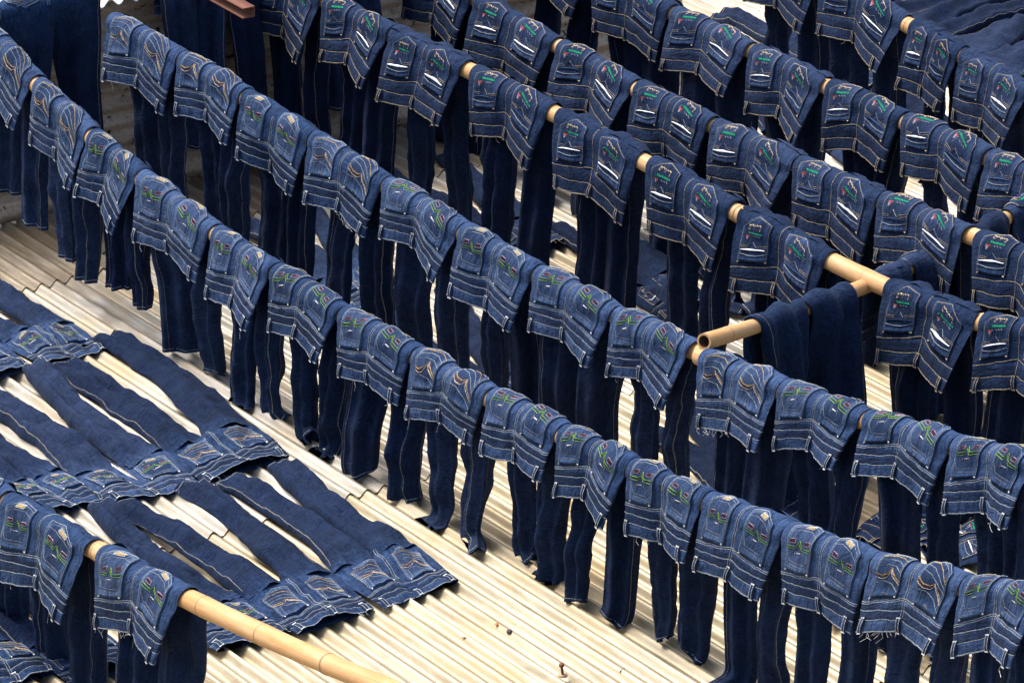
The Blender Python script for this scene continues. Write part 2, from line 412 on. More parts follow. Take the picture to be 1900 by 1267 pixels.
# ------------------------------------------------------------------ bamboo poles
B_a, B_b = G(258, 572), G(1258, 1228)
RD = (B_b - B_a) / np.linalg.norm(B_b - B_a); RN = np.cross(RD, ZV)
def zonly(v): return v
class Pole:
    """a long bamboo lying in one vertical plane; height is a smooth curve along it"""
    def __init__(s, ridge, P, t, r=0.034, deg=3, drop=None):
        s.P = np.array([P[0], P[1], 0.0]); s.t = np.array([t[0], t[1], 0]) / math.hypot(t[0], t[1]); s.r = r; s.drop = r + 0.012 if drop is None else drop
        s.n = np.array([s.t[1], -s.t[0], 0])
        W = [onplane(px, py, s.P, s.n) for px, py in ridge]
        A = np.array([(w - s.P) @ s.t for w in W]); Z = np.array([w[2] for w in W])
        s.c = np.polyfit(A, Z, deg); s.a0, s.a1 = A.min(), A.max(); s.A = A
        s.e0 = np.polyval(s.c, s.a0); s.e1 = np.polyval(s.c, s.a1)
    def ridge_z(s, a):
        a = np.asarray(a, float); return np.polyval(s.c, np.clip(a, s.a0 - 0.6, s.a1 + 0.4))
    def z(s, a): return s.ridge_z(a) - s.drop
    def pt(s, a):
        a = np.asarray(a, float)
        return s.P + a[..., None] * s.t + s.z(a)[..., None] * ZV
    def at(s, px):
        lo, hi = s.a0 - 3, s.a1 + 3                     # where the plane crosses image column px
        n = np.array([FPX, 0, 0]) - FW * (px - 950)
        # (X - CAM) . (RT*FPX - FW*(px-950)) = 0, evaluated at the pole's height
        f = lambda a: float((s.pt(np.array(a)) + ZV * s.drop - CAM) @ n)
        for _ in range(60):
            m = (lo + hi) / 2
            if f(lo) * f(m) <= 0: hi = m
            else: lo = m
        return (lo + hi) / 2
    def build(s, a0, a1, label, seed, open_ends=True, group="bamboo drying poles"):
        root = empty("bamboo_pole", tuple(s.pt(np.array(a0)))); tag(root, label, "pole", group)
        base = s.pt(np.array(a0))
        R = random.Random(seed); n = max(8, int((a1 - a0) / 0.05)); aa = np.linspace(a0, a1, n); th = np.linspace(0, 2 * np.pi, 21)[:-1]
        P = s.pt(aa); T = np.gradient(P, axis=0); T /= np.linalg.norm(T, axis=1)[:, None]
        S = np.cross(T, ZV); S /= np.linalg.norm(S, axis=1)[:, None]; U = np.cross(S, T)
        P = P + (0.009 * vnoise(aa * 1.7, aa * 0, seed))[:, None] * S
        rad = s.r * (1 + 0.035 * vnoise(aa * 2.3, aa * 0 + 3, seed))
        nodes = []; x = a0 + R.uniform(0.1, 0.3)
        while x < a1 - 0.05: nodes.append(x); x += R.uniform(0.30, 0.42)
        for nd in nodes: rad = rad * (1 + 0.05 * np.exp(-((aa - nd) / 0.03) ** 2))
        def ring(i_P, S_, U_, r): return i_P[:, None, :] + r[:, None, None] * (np.cos(th)[None, :, None] * S_[:, None, :] + np.sin(th)[None, :, None] * U_[:, None, :])
        V = ring(P, S, U, rad) - base
        a = Acc(); Uv = np.stack(np.broadcast_arrays((th / (2 * np.pi))[None, :], aa[:, None]), -1)
        a.add(V, grid_quads(n, 20, True), 0, Uv)
        for i in (0, -1):                                  # hollow cut ends
            inner = P[i] - base + (V[i] - (P[i] - base)) * 0.74
            deep = inner - T[i] * (0.10 if i == -1 else -0.10)
            a.add(np.stack([V[i], inner]), grid_quads(2, 20, True), 0, np.zeros((40, 2)))
            a.add(np.stack([inner, deep, np.repeat((P[i] - base)[None] - T[i] * (0.10 if i == -1 else -0.10), 20, 0)]), grid_quads(3, 20, True), 1)
        obj("culm", a.mesh("culm", [BAMBOO, HOLLOW]), root)
        for nd in nodes:
            dz = np.linspace(-0.0035, 0.0035, 5); pr = np.array([1.0, 1.03, 1.012, 1.028, 1.0]) * s.r * 1.045
            a2 = nd + dz; Pn = s.pt(a2) + (0.009 * vnoise(a2 * 1.7, a2 * 0, seed))[:, None] * np.interp(nd, aa, np.arange(n)).astype(int) * 0
            j = int(np.argmin(abs(aa - nd)))
            Pn = Pn + (0.009 * vnoise(a2 * 1.7, a2 * 0, seed))[:, None] * S[j]
            Vn = ring(Pn, np.repeat(S[j][None], 5, 0), np.repeat(U[j][None], 5, 0), pr) - base
            b = Acc(); b.add(Vn, grid_quads(5, 20, True)); obj("node_ring", b.mesh("node_ring", [NODEMAT]), root)
        return root

rB = [(0, 62), (75, 143), (176, 234), (268, 326), (407, 412), (516, 488), (643, 562), (779, 640), (918, 725), (1050, 786), (1180, 857), (1321, 905), (1470, 969), (1633, 1017), (1800, 1064), (1900, 1085)]
rA = [(217, 28), (343, 88), (461, 165), (587, 245), (723, 330), (865, 410), (1003, 492), (1149, 565), (1292, 635), (1311, 645), (1460, 702), (1616, 760), (1782, 805), (1861, 825)]
rC = [(480, -75), (613, -5), (735, 62), (884, 125), (1042, 207), (1210, 298), (1381, 390), (1545, 472), (1652, 528), (1830, 585), (1900, 606)]
rD = [(893, -10), (1045, 68), (1187, 146), (1333, 217), (1487, 288), (1643, 363), (1790, 412), (1857, 437), (1900, 452)]
rE = [(1112, -60), (1257, 5), (1403, 82), (1545, 147), (1686, 210), (1843, 275), (1900, 298)]
rF = [(1540, -50), (1690, 28), (1780, 80), (1900, 150)]
rG = [(-40, 878), (20, 912), (176, 1000), (350, 1088), (545, 1176), (740, 1264)]
HP = 0.68
pB = Pole(rB, B_b, B_b - G(0, 62, 1.0), 0.032, 4)
A_p = G(1300, 640, 0.74); A_t = A_p - G(217, 28, 0.98); pA = Pole(rA[:9], A_p, A_t, 0.032, 3)
pA2 = Pole(rA[9:], G(1460, 702, 0.80), RD, 0.032, 2)
pC = Pole(rC, G(1300, 345, 0.74), G(1300, 345, 0.74) - G(560, -35, 0.90), 0.034, 4, 0.024)
pD = Pole(rD, G(1340, 220, 0.74), RD, 0.034, 2)
pE = Pole(rE, G(1403, 82, 0.72), RD, 0.034, 2)
pF = Pole(rF, G(1690, 28, 0.72), RD, 0.034, 2)
pG = Pole(rG, G(350, 1088, 0.70), RD, 0.032, 2)
# crosswise pole: rests on the second row, passes under the third
x1 = onplane(1304, 630, pA2.P, pA2.n); x2 = onplane(1612, 523, pC.P, pC.n)
xd = (x2 - x1); xd[2] = 0; xd /= np.linalg.norm(xd)
pX = Pole([(1304, 632), (1604, 535), (1862, 404), (1990, 335)], x1, xd, 0.028, 2, 0.0)
# pole along the wall, its jeans hang with the legs to the front
tz = onplane(60, 14, wl + WN * 0.30, WN)
pT = Pole([(0, 6), (690, -172)], wl + WN * 0.16, WD, 0.032, 1, 0.05)

# ------------------------------------------------------------------ garments
# A pair of jeans is described flat: X across (metres), v down from the waist. A drape maps it into space.
VC = 0.31                                            # crotch
V_HW, F_HW = [-0.05, 0.0, 0.05, 0.12, 0.2, 0.31], [0.437, 0.442, 0.45, 0.472, 0.497, 0.507]
class Drape:
    def setup(s, W, L, seed):
        s.W, s.L, s.seed = W, L, seed
        s.R = random.Random(seed); s.lw = getattr(s, 'lw', 1.0)
        s.wav = [(s.R.uniform(5, 14), s.R.uniform(-8, 8), s.R.uniform(0, 6.3)) for _ in range(3)]
    def hw(s, v): return s.W * np.interp(v, V_HW, F_HW)
    def leg_c(s, side, v): return side * s.W * np.interp(v - VC, [0, 0.15, 0.4, 0.8], [0.25, 0.262, 0.262, 0.27])
    def leg_hw(s, v): return s.lw * s.W * np.interp(v - VC, [-0.03, 0, 0.08, 0.35, 0.6, 0.8], [0.25, 0.25, 0.222, 0.172, 0.165, 0.180])
    def fold(s, X, v, e, amp):
        """creases: broad soft folds plus finer diagonal ones"""
        sg = np.where(e >= 0, 0.0, 11.0)
        f = vnoise(X * 9 + sg, v * 7, s.seed) * 1.0 + 0.55 * vnoise(X * 21 + v * 9 + sg, v * 18 - X * 6, s.seed + 3) + 0.25 * vnoise(X * 48 + sg, v * 44, s.seed + 6)
        return amp * f

class Hung(Drape):
    def __init__(s, pole, a0, a1, seed, flap=0.29, L=1.0, flip=False, sway=0.05, fl=(0.12, 0.42), toe=None, drop=0.0, lw=1.0):
        s.lw = lw
        if L is None:
            L = flap + 0.03 + float(pole.z(np.array((a0 + a1) / 2))) + random.Random(seed + 3).uniform(-0.03, 0.11)
            L = min(max(L, 0.88), 1.16)
        s.setup((a1 - a0) * 1.005, L, seed)
        s.pole, s.ac, s.vp = pole, (a0 + a1) / 2, flap
        s.sg = -1.0 if flip else 1.0
        s.nn = pole.n * s.sg
        s.Rc = pole.r + 0.009
        R = s.R
        s.fl = (fl[0] * R.uniform(0.1, 2.4), fl[1] * R.uniform(0.3, 1.05)); s.f0 = R.uniform(0.0, 0.14)
        s.tilt = R.uniform(-0.07, 0.07); s.shear = R.uniform(-0.10, 0.08)
        s.cent = R.uniform(0.3, 0.65); s.rise = R.uniform(0.022, 0.066)
        s.sway = sway; s.leg = {}
        for side in (-1, 1):
            d = dict(tau=R.uniform(-0.85, 0.3), lw=R.uniform(0.78, 1.08), kn=R.uniform(-.012, .016), sway=sway + R.uniform(-0.03, 0.03), lean=R.uniform(-0.03, 0.03), hl=R.uniform(0.026, 0.042),
                     ph=R.uniform(0, 6.3), bend=R.uniform(0, 6.3), L=L + R.uniform(-0.02, 0.02), pull=R.uniform(0.0, 0.02 if flip else 0.30))
            zp = float(pole.z(np.array(s.ac + side * 0.26 * s.W))) + drop
            ang = R.uniform(-0.9, 2.6) if toe is None else toe
            bd = s.nn * math.cos(ang) + pole.t * math.sin(ang)
            d['b'] = bd
            d0 = zp - 0.085
            t = np.linspace(0, 1.3, 400); dt = t[1] - t[0]
            psi = np.radians(R.choice((30, 45, 60, 75, 84))) * sstep((t - d0) / 0.11)
            d['t'] = t; d['psi'] = psi
            d['z'] = np.concatenate([[0], np.cumsum(np.cos(psi[:-1]) * dt)]); d['h'] = np.concatenate([[0], np.cumsum(np.sin(psi[:-1]) * dt)])
            d['maxz'] = zp
            s.leg[side] = d
    def length(s, part): return s.leg[part]['L'] if part else VC
    def pos(s, part, c, e, v, t=0.0):
        c, e, v, t = np.broadcast_arrays(np.asarray(c, float), np.asarray(e, float), np.asarray(v, float), np.asarray(t, float))
        po, Rc, nn, tt = s.pole, s.Rc, s.nn, s.pole.t
        sgn = np.where(e >= 0, 1.0, -1.0)
        if part == 0:
            X = c * s.hw(v)
            h = np.interp(v, [0, 0.1, 0.22, 0.31], [0.020, 0.022, 0.011, 0.008])
            m = 1 - (s.cent + (0.9 - s.cent) * sstep((v - 0.2) / 0.1)) * np.exp(-(c / 0.17) ** 2)
            off = h * e * m + s.fold(X, v, e, 0.0072) * np.abs(e) ** 0.5 + t * sgn
        else:
            d_ = s.leg[part]
            xc = s.leg_c(part, v) - part * d_['pull'] * 0.3 * s.W * sstep((v - VC) / 0.5)
            w = c * s.leg_hw(v) * (1 + (d_['lw'] - 1) * sstep((v - VC) / 0.25)); X = xc + w
            h = np.interp(v - VC, [-0.03, 0.0, 0.12, 0.4, s.L - VC - 0.12, s.L - VC], [0.008, 0.008, d_['hl'], d_['hl'], d_['hl'] * 0.8, d_['hl'] * 0.72])
            off = h * e * (1 + 0.62 * np.sin(6.0 * c + d_['ph'] + 1.2 * v)) + (s.fold(X, v, e, 0.0105) + 0.010 * vnoise(v * 13 + X * 10, X * 7 + 5 * part, s.seed + 40) * sstep((v - VC) / 0.2)) * np.abs(e) ** 0.5 + t * sgn
        uu = np.abs(X) / (0.5 * s.W) if part == 0 else np.full_like(X, 0.5)
        sarc = v - s.vp - s.tilt * X + s.rise * (1 - np.sqrt(np.minimum(uu, 1.2) ** 2 + 0.004))
        phi = np.clip(sarc / Rc, -np.pi / 2, np.pi / 2); d = np.maximum(np.abs(sarc) - Rc * np.pi / 2, 0)
        if part == 0:
            a = s.ac + X
            u = X / (0.5 * s.W) * s.sg                     # + is the near end of the row
            flare = s.f0 + s.fl[0] * np.maximum(-u, 0) ** 1.3 + s.fl[1] * np.maximum(u, 0) ** 1.3
            fm = (sarc < 0)
            ang = np.arctan(flare) * sstep(d / 0.06)
            n_ = -(Rc + off) * np.sin(phi) + np.where(fm, d * np.sin(ang), 0)
            z_ = (Rc + off) * np.cos(phi) - np.where(fm, d * np.cos(ang), d)
            a2 = a + np.where(fm, s.shear * d, 0)
            # waist edge is never quite straight
            z_ = z_ + np.where(fm, 0.004 * vnoise(X * 11, v * 3, s.seed + 20) * sstep(d / 0.1), 0)
            return po.P + a2[..., None] * tt + (po.z(a) + z_)[..., None] * ZV + n_[..., None] * nn
        tau = d_['tau'] * sstep(d / 0.35)
        ct, st = np.cos(tau), np.sin(tau)
        aa = s.ac + xc + w * ct
        zt = np.interp(d, d_['t'], d_['z']); ht = np.interp(d, d_['t'], d_['h']); psi = np.interp(d, d_['t'], d_['psi'])
        ax_n = -Rc * np.sin(phi) + d_['sway'] * (d / 0.7) ** 1.4 + 0.006 * np.sin(d * 7 + d_['bend']) + d_['kn'] * np.exp(-((d - 0.38) / 0.1) ** 2)
        ax_z = Rc * np.cos(phi) - zt
        ax_a = s.ac + xc + d_['lean'] * d + 0.005 * np.sin(d * 6 + d_['ph'])
        zbase = po.z(aa) * (1 - sstep(d / 0.3)) + po.z(s.ac + xc) * sstep(d / 0.3)
        wd = ct[..., None] * tt + st[..., None] * nn
        od = -np.sin(phi)[..., None] * (ct[..., None] * nn - st[..., None] * tt) + np.cos(phi)[..., None] * ZV
        loc = w[..., None] * wd + off[..., None] * od
        b = d_['b']; k = np.cross(-ZV, b); cp, sp = np.cos(psi)[..., None], np.sin(psi)[..., None]
        loc = loc * cp + np.cross(np.broadcast_to(k, loc.shape), loc) * sp + k * (loc @ k)[..., None] * (1 - cp)
        p = po.P + ax_a[..., None] * tt + (zbase + ax_z)[..., None] * ZV + ax_n[..., None] * nn + ht[..., None] * b + loc
        p[..., 2] = np.maximum(p[..., 2], 0.012 + 0.006 * (e > 0))
        return p

class Laid(Drape):
    """jeans spread flat on the roof, back pockets up"""
    def __init__(s, wl_, wr_, hl, hr, seed, z0=0.0):
        WL, WR, HL, HR = G(*wl_), G(*wr_), G(*hl), G(*hr)
        W = np.linalg.norm(WR - WL) / 0.98
        s.O = (WL + WR) / 2; s.dl = (WR - WL) / np.linalg.norm(WR - WL)
        mid = (HL + HR) / 2; dv = mid - s.O; s.dv = dv / np.linalg.norm(dv)
        s.setup(W, 1.0, seed)
        s.z0 = z0; s.ax = {}
        for side, Hm in ((-1, HL), (1, HR)):
            st = s.O + s.dv * VC + s.dl * side * 0.25 * W
            ctl = st + s.dv * np.linalg.norm(Hm - st) * 0.45 + s.dl * s.R.uniform(-0.09, 0.09)
            t = np.linspace(0, 1, 60)[:, None]; P = (1 - t) ** 2 * st + 2 * t * (1 - t) * ctl + t ** 2 * Hm
            ln = np.concatenate([[0], np.cumsum(np.linalg.norm(np.diff(P, axis=0), axis=1))])
            T = np.gradient(P, axis=0); T /= np.linalg.norm(T, axis=1)[:, None]
            s.ax[side] = (ln, P, T)
    def length(s, part): return VC + s.ax[part][0][-1] if part else VC
    def pos(s, part, c, e, v, t=0.0):
        c, e, v, t = np.broadcast_arrays(np.asarray(c, float), np.asarray(e, float), np.asarray(v, float), np.asarray(t, float))
        sgn = np.where(e >= 0, 1.0, -1.0)
        if part == 0:
            X = c * s.hw(v); m = 1 - 0.5 * np.exp(-(c / 0.2) ** 2)
            base = s.O + v[..., None] * s.dv + X[..., None] * s.dl; h = 0.013 * m
        else:
            ln, P, T = s.ax[part]; u = np.clip(v - VC, -0.03, ln[-1])
            A = np.stack([np.interp(u, ln, P[:, i]) for i in range(3)], -1) + np.minimum(u, 0)[..., None] * T[0]
            Tg = np.stack([np.interp(u, ln, T[:, i]) for i in range(3)], -1)
            Lt = np.cross(Tg, ZV); Lt /= np.linalg.norm(Lt, axis=-1)[..., None]
            sgl = np.sign((Lt * s.dl).sum(-1))[..., None]; Lt = Lt * sgl
            w = c * s.leg_hw(VC + u * 0.7 / max(ln[-1], 0.1)) * np.interp(u, [0, .15, .4, .8], [1, .98, .98, .95]) * (1 + 0.13 * vnoise(u * 7, u * 0 + part, s.seed) + 0.05 * vnoise(u * 19, c * 2 + part, s.seed + 4)); X = part * 0.25 * s.W + w
            base = A + w[..., None] * Lt
            h = np.interp(u, [0, 0.12], [0.5, 1.0]) * 0.034 * (1 + 0.45 * np.sin(4.5 * c + s.seed + 3 * u)) * np.interp(ln[-1] - u, [0, .1], [.5, 1])
        qy = (base @ QQ)
        up = 0.35 + 0.65 * (e >= 0)
        off = h * e + (s.fold(X, v, np.ones_like(e), 0.015) + 0.018 * vnoise(X * 6 - v * 4, v * 3.3 + X * 3, s.seed + 30) + 0.010 * (1 - np.abs(vnoise(X * 11 + v * 5, v * 8 - X * 9, s.seed + 33))) ** 3 * sstep((v - 0.2) / 0.1)) * np.abs(e) ** 0.5 * (e >= 0) + t * sgn
        z = 0.024 + s.z0 + off + 0.002 * np.cos(2 * np.pi * qy / PITCHC) + 0.005 * vnoise(base[..., 0] * 5, base[..., 1] * 5, 3)
        out = base.copy(); out[..., 2] = np.maximum(z, 0.016)
        return out

def ribbon(acc, dr, path, width, t, mat, part=0, front=False, closed=False):
    """a flat strip of thread along a path of (X, v) on the outer (or inner) face"""
    P = np.asarray(path, float)
    if closed: P = np.vstack([P, P[:1]])
    seg = np.linalg.norm(np.diff(P, axis=0), axis=1); ln = np.concatenate([[0], np.cumsum(seg)])
    n = max(2, int(ln[-1] / 0.009) + 1)
    u = np.unique(np.concatenate([np.linspace(0, ln[-1], n), ln]))
    X = np.interp(u, ln, P[:, 0]); v = np.interp(u, ln, P[:, 1])
    T = np.stack([np.gradient(X, u), np.gradient(v, u)], -1); T /= np.maximum(np.linalg.norm(T, axis=1), 1e-9)[:, None]
    N = np.stack([-T[:, 1], T[:, 0]], -1)
    rows = []
    for k_, tt in ((-0.5, 0.2), (0.0, 1.0), (0.5, 0.2)):
        Xk = X + N[:, 0] * width * k_; vk = v + N[:, 1] * width * k_
        if part == 0:
            c = np.clip(Xk / dr.hw(vk), -0.999, 0.999)
        else:
            c = np.clip((Xk) / dr.leg_hw(vk), -0.999, 0.999)
        e = np.sqrt(1 - c * c) * (-1 if front else 1)
        rows.append(dr.pos(part, c, e, vk, t * (0.35 + 0.65 * tt)))
    V = np.stack(rows, 1)
    acc.add(V, grid_quads(len(u), 3), mat)
def ring_ribbon(acc, dr, vfun, width, t, mat, th0=-0.15, th1=1.15):
    """stitching running round the hips at height vfun(c)"""
    th = np.linspace(th0, th1, 64) * np.pi
    c, e = np.cos(th), np.sin(th); v = vfun(c)
    rows = [dr.pos(0, c, e, v + width * k_, t * tt) for k_, tt in ((-0.5, 0.45), (0, 1.0), (0.5, 0.45))]
    acc.add(np.stack(rows, 1), grid_quads(64, 3), mat)

def body_mesh(dr, mat):
    a = Acc()
    nt = 52; th = np.linspace(0, 2 * np.pi, nt + 1)[:-1]
    vv = np.concatenate([np.linspace(0, VC + 0.012, 34)])
    C, Vv = np.meshgrid(np.cos(th), vv); E = np.sin(th)[None, :] * np.ones_like(Vv)
    U = np.stack([C * dr.hw(Vv), Vv], -1)
    a.add(dr.pos(0, C, E, Vv), grid_quads(len(vv), nt, True), 0, U)
    # inside of the waistband
    vi = np.array([0.0, 0.02, 0.05]); Ci, Vi = np.meshgrid(np.cos(th) * 0.985, vi); Ei = np.sin(th)[None, :] * np.ones_like(Vi) * 0.8
    a.add(dr.pos(0, Ci, Ei, Vi), grid_quads(3, nt, True), 0, np.stack([Ci * 0.2, Vi + 0.3], -1))
    nl = 30; tl = np.linspace(0, 2 * np.pi, nl + 1)[:-1]
    for side in (-1, 1):
        L = dr.length(side); vl = np.linspace(VC - 0.015, L, 54)
        vl = np.concatenate([vl, [L + 0.0005, L - 0.022]])
        C, Vl = np.meshgrid(np.cos(tl), vl); E = np.sin(tl)[None, :] * np.ones_like(Vl)
        C[-1] *= 0.95; E[-1] *= 0.05
        U = np.stack([side * 0.13 + C * dr.leg_hw(Vl), Vl], -1)
        a.add(dr.pos(side, C, E, Vl), grid_quads(len(vl), nl, True), 0, U)
    return a.mesh("denim_body", [mat])

def jeans(dr, style, label, group, detail=2, torn=False, name="jeans"):
    """style: 'zig' green zigzag pockets, 'peak' gold peak pockets, 'script' script pockets with white lining"""
    S = style == 'script'
    root = empty(name); R = random.Random(dr.seed * 13 + 5)
    tag(root, label, "jeans", group)
    o0 = dr.pos(0, np.array([0.0]), np.array([1.0]), np.array([VC]))[0]
    root.location = (o0[0], o0[1], 0.0)
    bpy_inv = np.array([o0[0], o0[1], 0.0])
    def put(nm, me, par=None):
        o = obj(nm, me, par or root); return o
    class A2(Acc):
        def add(s, V, Q, m=0, U=None): Acc.add(s, np.asarray(V) - bpy_inv, Q, m, U)
    global Acc_
    W = dr.W; TH = TAN if S else PALE
    # body (built through A2 so its vertices are relative to the jeans' own origin)
    me = body_mesh(dr, DN_S if S else DN_G)
    co = np.empty(len(me.vertices) * 3, np.float32); me.vertices.foreach_get("co", co)
    me.vertices.foreach_set("co", (co.reshape(-1, 3) - bpy_inv).astype(np.float32).ravel()); me.update()
    body = put("denim_body", me)
    # seams
    st = A2()
    ring_ribbon(st, dr, lambda c: 0.003 + 0.0015 * vnoise(c * 30, c * 0, dr.seed), 0.0042, 0.0022, TH)
    if S:
        ring_ribbon(st, dr, lambda c: 0.050 + 0.002 * vnoise(c * 9, c * 0, dr.seed), 0.0026, 0.002, TH)
        yoke = lambda c: 0.095 + 0.014 * (1 - np.abs(c)) + 0.002 * vnoise(c * 9, c * 0, dr.seed + 1)
        ring_ribbon(st, dr, yoke, 0.0027, 0.002, TH, 0.0, 1.0)
        ribbon(st, dr, [(0, 0.050), (0.0, VC + 0.005)], 0.0027, 0.002, TH)
    else:
        ring_ribbon(st, dr, lambda c: 0.042 + 0.002 * vnoise(c * 9, c * 0, dr.seed), 0.0027, 0.002, TH)
        ring_ribbon(st, dr, lambda c: 0.074 + 0.002 * vnoise(c * 9, c * 0, dr.seed + 2), 0.0027, 0.002, TH)
        yoke = lambda c: 0.096 + 0.012 * (1 - np.abs(c)) + 0.002 * vnoise(c * 9, c * 0, dr.seed + 1)
        ring_ribbon(st, dr, yoke, 0.0027, 0.002, TH, 0.0, 1.0)
        ring_ribbon(st, dr, lambda c: yoke(c) + 0.0068, 0.0027, 0.002, TH, 0.0, 1.0)
        for k_ in (-0.0045, 0.0045): ribbon(st, dr, [(k_, 0.05), (k_, VC + 0.005)], 0.0026, 0.002, TH)
    for side in (-1, 1):
        L = dr.length(side)
        for c0, fr in ((R.uniform(0.5, 0.9) * side, True), (0.9 * side, False)):
            if fr and R.random() < 0.15: continue
            vv = np.linspace(VC + 0.03, L - 0.002, 30)
            pth = np.stack([dr.leg_hw(vv) * c0, vv], -1)
            ribbon(st, dr, pth, 0.0018, 0.0016, SEAM, side, fr)
        for fr in (True, False):                           # hem
            cc = np.linspace(-0.97, 0.97, 24); pth = np.stack([cc * dr.leg_hw(np.full(24, L - 0.012)), np.full(24, L - 0.012)], -1)
            ribbon(st, dr, pth, 0.003, 0.0018, TH, side, fr)
    put("seam_stitching", st.mesh("seam_stitching", TMATS), body)
    # belt loops
    for cx in (-0.86, 0.0, 0.84):
        bl = A2(); v = np.linspace(-0.004, 0.054, 9)
        arch = 0.004 + 0.006 * np.sin(np.linspace(0, np.pi, 9)); rows = []
        sk = R.uniform(-0.01, 0.01)
        for dx, tt in ((-0.0075, 0.25), (-0.0068, 1.0), (0.0, 1.15), (0.0068, 1.0), (0.0075, 0.25)):
            c = np.clip((cx * dr.hw(np.full(9, 0.02)) + dx + sk * (v / 0.06)) / dr.hw(v), -0.995, 0.995)
            rows.append(dr.pos(0, c, np.sqrt(1 - c * c), v, arch * tt))
        bl.add(np.stack(rows, 1), grid_quads(9, 5), 0, np.stack(np.meshgrid(np.linspace(-1, 1, 5), np.linspace(0, 1, 9)), -1))
        for dx in (-0.0055, 0.0055):
            c = np.clip((cx * dr.hw(np.full(9, 0.02)) + dx + sk * (v / 0.06)) / dr.hw(v), -0.995, 0.995); w2 = 0.0014
            r2 = [dr.pos(0, np.clip(c + k_ * w2 / dr.hw(v), -.996, .996), np.sqrt(1 - c * c), v, arch * 1.1 + 0.0012) for k_ in (-1, 1)]
            bl.add(np.stack(r2, 1), grid_quads(9, 2), 1)
        for vv in (0.0, 0.052):                             # bar tacks
            c = np.clip((cx * dr.hw(np.full(4, 0.02)) + np.linspace(-0.008, 0.008, 4) + sk * vv / 0.06) / dr.hw(np.full(4, vv)), -.996, .996)
            r2 = [dr.pos(0, c, np.sqrt(1 - c * c), vv + k_ * 0.0022, 0.0075) for k_ in (-1, 1)]
            bl.add(np.stack(r2, 1), grid_quads(4, 2), 2)
        put("belt_loop", bl.mesh("belt_loop", [PK_S if S else PK_G, TMATS[TH], TH_TAN if S else TH_WHITE]))
    # back pockets
    v0, ph = (0.122, 0.166) if S else (0.120, 0.162)
    for side in (-1, 1):
        pw = W * (0.32 if S else 0.315); xc = side * W * 0.245; rot = -side * R.uniform(0.0, 0.05)
        cr, sr = math.cos(rot), math.sin(rot)
        tipc = 0.80 if S else 0.84
        tipx = R.uniform(-0.1, 0.1)
        def q(a, b):
            a = np.asarray(a, float); b = np.asarray(b, float)
            x_ = a * pw / 2 * (1 - 0.06 * (1 - b)); y_ = (b - 0.5) * ph
            return xc + x_ * cr - y_ * sr, v0 + ph / 2 + y_ * cr + x_ * sr
        def bm(a): return 1 - (1 - tipc) * np.abs(a - tipx * (1 - np.abs(a)))
        na, nb = 11, 12
        ai = np.concatenate([[-1], np.linspace(-1, 1, na), [1]]); bi = np.concatenate([[0], np.linspace(0, 1, nb), [1]])
        ti = np.full((nb + 2, na + 2), 0.0050); ti[0] = ti[-1] = -0.002; ti[:, 0] = ti[:, -1] = -0.002
        ti[1, 2:-2] += 0.004 * np.abs(np.sin(np.linspace(0, 3.1, na - 2)))             # gaping opening
        AA, BB = np.meshgrid(ai, bi); BB = BB * bm(AA); X_, V_ = q(AA, BB)
        c = np.clip(X_ / dr.hw(V_), -0.99, 0.99)
        pk = A2(); pk.add(dr.pos(0, c, np.sqrt(1 - c * c), V_, ti), grid_quads(nb + 2, na + 2), 0, np.stack([AA, BB], -1))
        po = put("back_pocket", pk.mesh("back_pocket", [PK_S if S else PK_G]))
        em = A2()
        def line(pts, w, m, t=0.0068, par=None, closed=False):
            pts = np.asarray(pts, float); X2, V2 = q(pts[:, 0], pts[:, 1])
            ribbon(par or em, dr, np.stack([X2, V2], -1), w, t, m, closed=closed)
        def fill(pts4, m, t=0.0066, par=None):                # a small bilinear patch of satin stitch
            (ax, ay), (bx, by), (cx_, cy), (dx, dy) = pts4; g = np.linspace(0, 1, 4); gu, gv = np.meshgrid(g, g)
            xa = (ax * (1 - gu) + bx * gu) * (1 - gv) + (dx * (1 - gu) + cx_ * gu) * gv
            ya = (ay * (1 - gu) + by * gu) * (1 - gv) + (dy * (1 - gu) + cy * gu) * gv
            X2, V2 = q(xa, ya); c2 = np.clip(X2 / dr.hw(V2), -.99, .99)
            (par or em).add(dr.pos(0, c2, np.sqrt(1 - c2 * c2), V2, t), grid_quads(4, 4), m)
        # edge stitching
        ins = 0.94
        outl = [(-ins, 0.0), (-ins, bm(-ins) - 0.02), (tipx, 0.96), (ins, bm(ins) - 0.02), (ins, 0.0)]
        line(outl, 0.0032, TH, 0.0064)
        if not S: line([(x_ * 0.9, max(y_ * 0.955, 0)) for x_, y_ in outl], 0.0022, TH, 0.0062)
        for s_ in (-1, 1): line([(s_ * 0.96, -0.01), (s_ * 0.84, 0.01)], 0.006, WHITE if not S else BEIGE, 0.0075)
        if style == 'zig':
            zz = [(-0.9, 0.52), (-0.22, 0.51), (0.0, 0.60), (0.22, 0.49), (0.9, 0.48)]
            line(zz, 0.0030, LIME); line([(a_, b_ - 0.045) for a_, b_ in zz], 0.0030, LIME)
            line([(a_, b_ - 0.022) for a_, b_ in zz], 0.0026, PLUM, 0.0060)
            for (ax, by) in ((-0.50, 0.575), (0.55, 0.545)):
                fill([(ax - .18, by), (ax + .18, by), (ax + .18, by + .045), (ax - .18, by + .045)], PLUM)
                line([(ax - .2, by - .008), (ax + .2, by - .008), (ax + .2, by + .052), (ax - .2, by + .052)], 0.0020, PINK, 0.0072, closed=True)
            line([(-.27, .42), (-.27, .345)], 0.0026, PINK); line([(.25, .42), (.25, .345)], 0.0026, PINK); line([(-.17, .385), (.15, .385)], 0.0042, WHITE)
            line([(-0.92, 0.40), (-0.62, 0.20), (0.62, 0.17), (0.92, 0.34)], 0.0024, PALE, 0.0062)
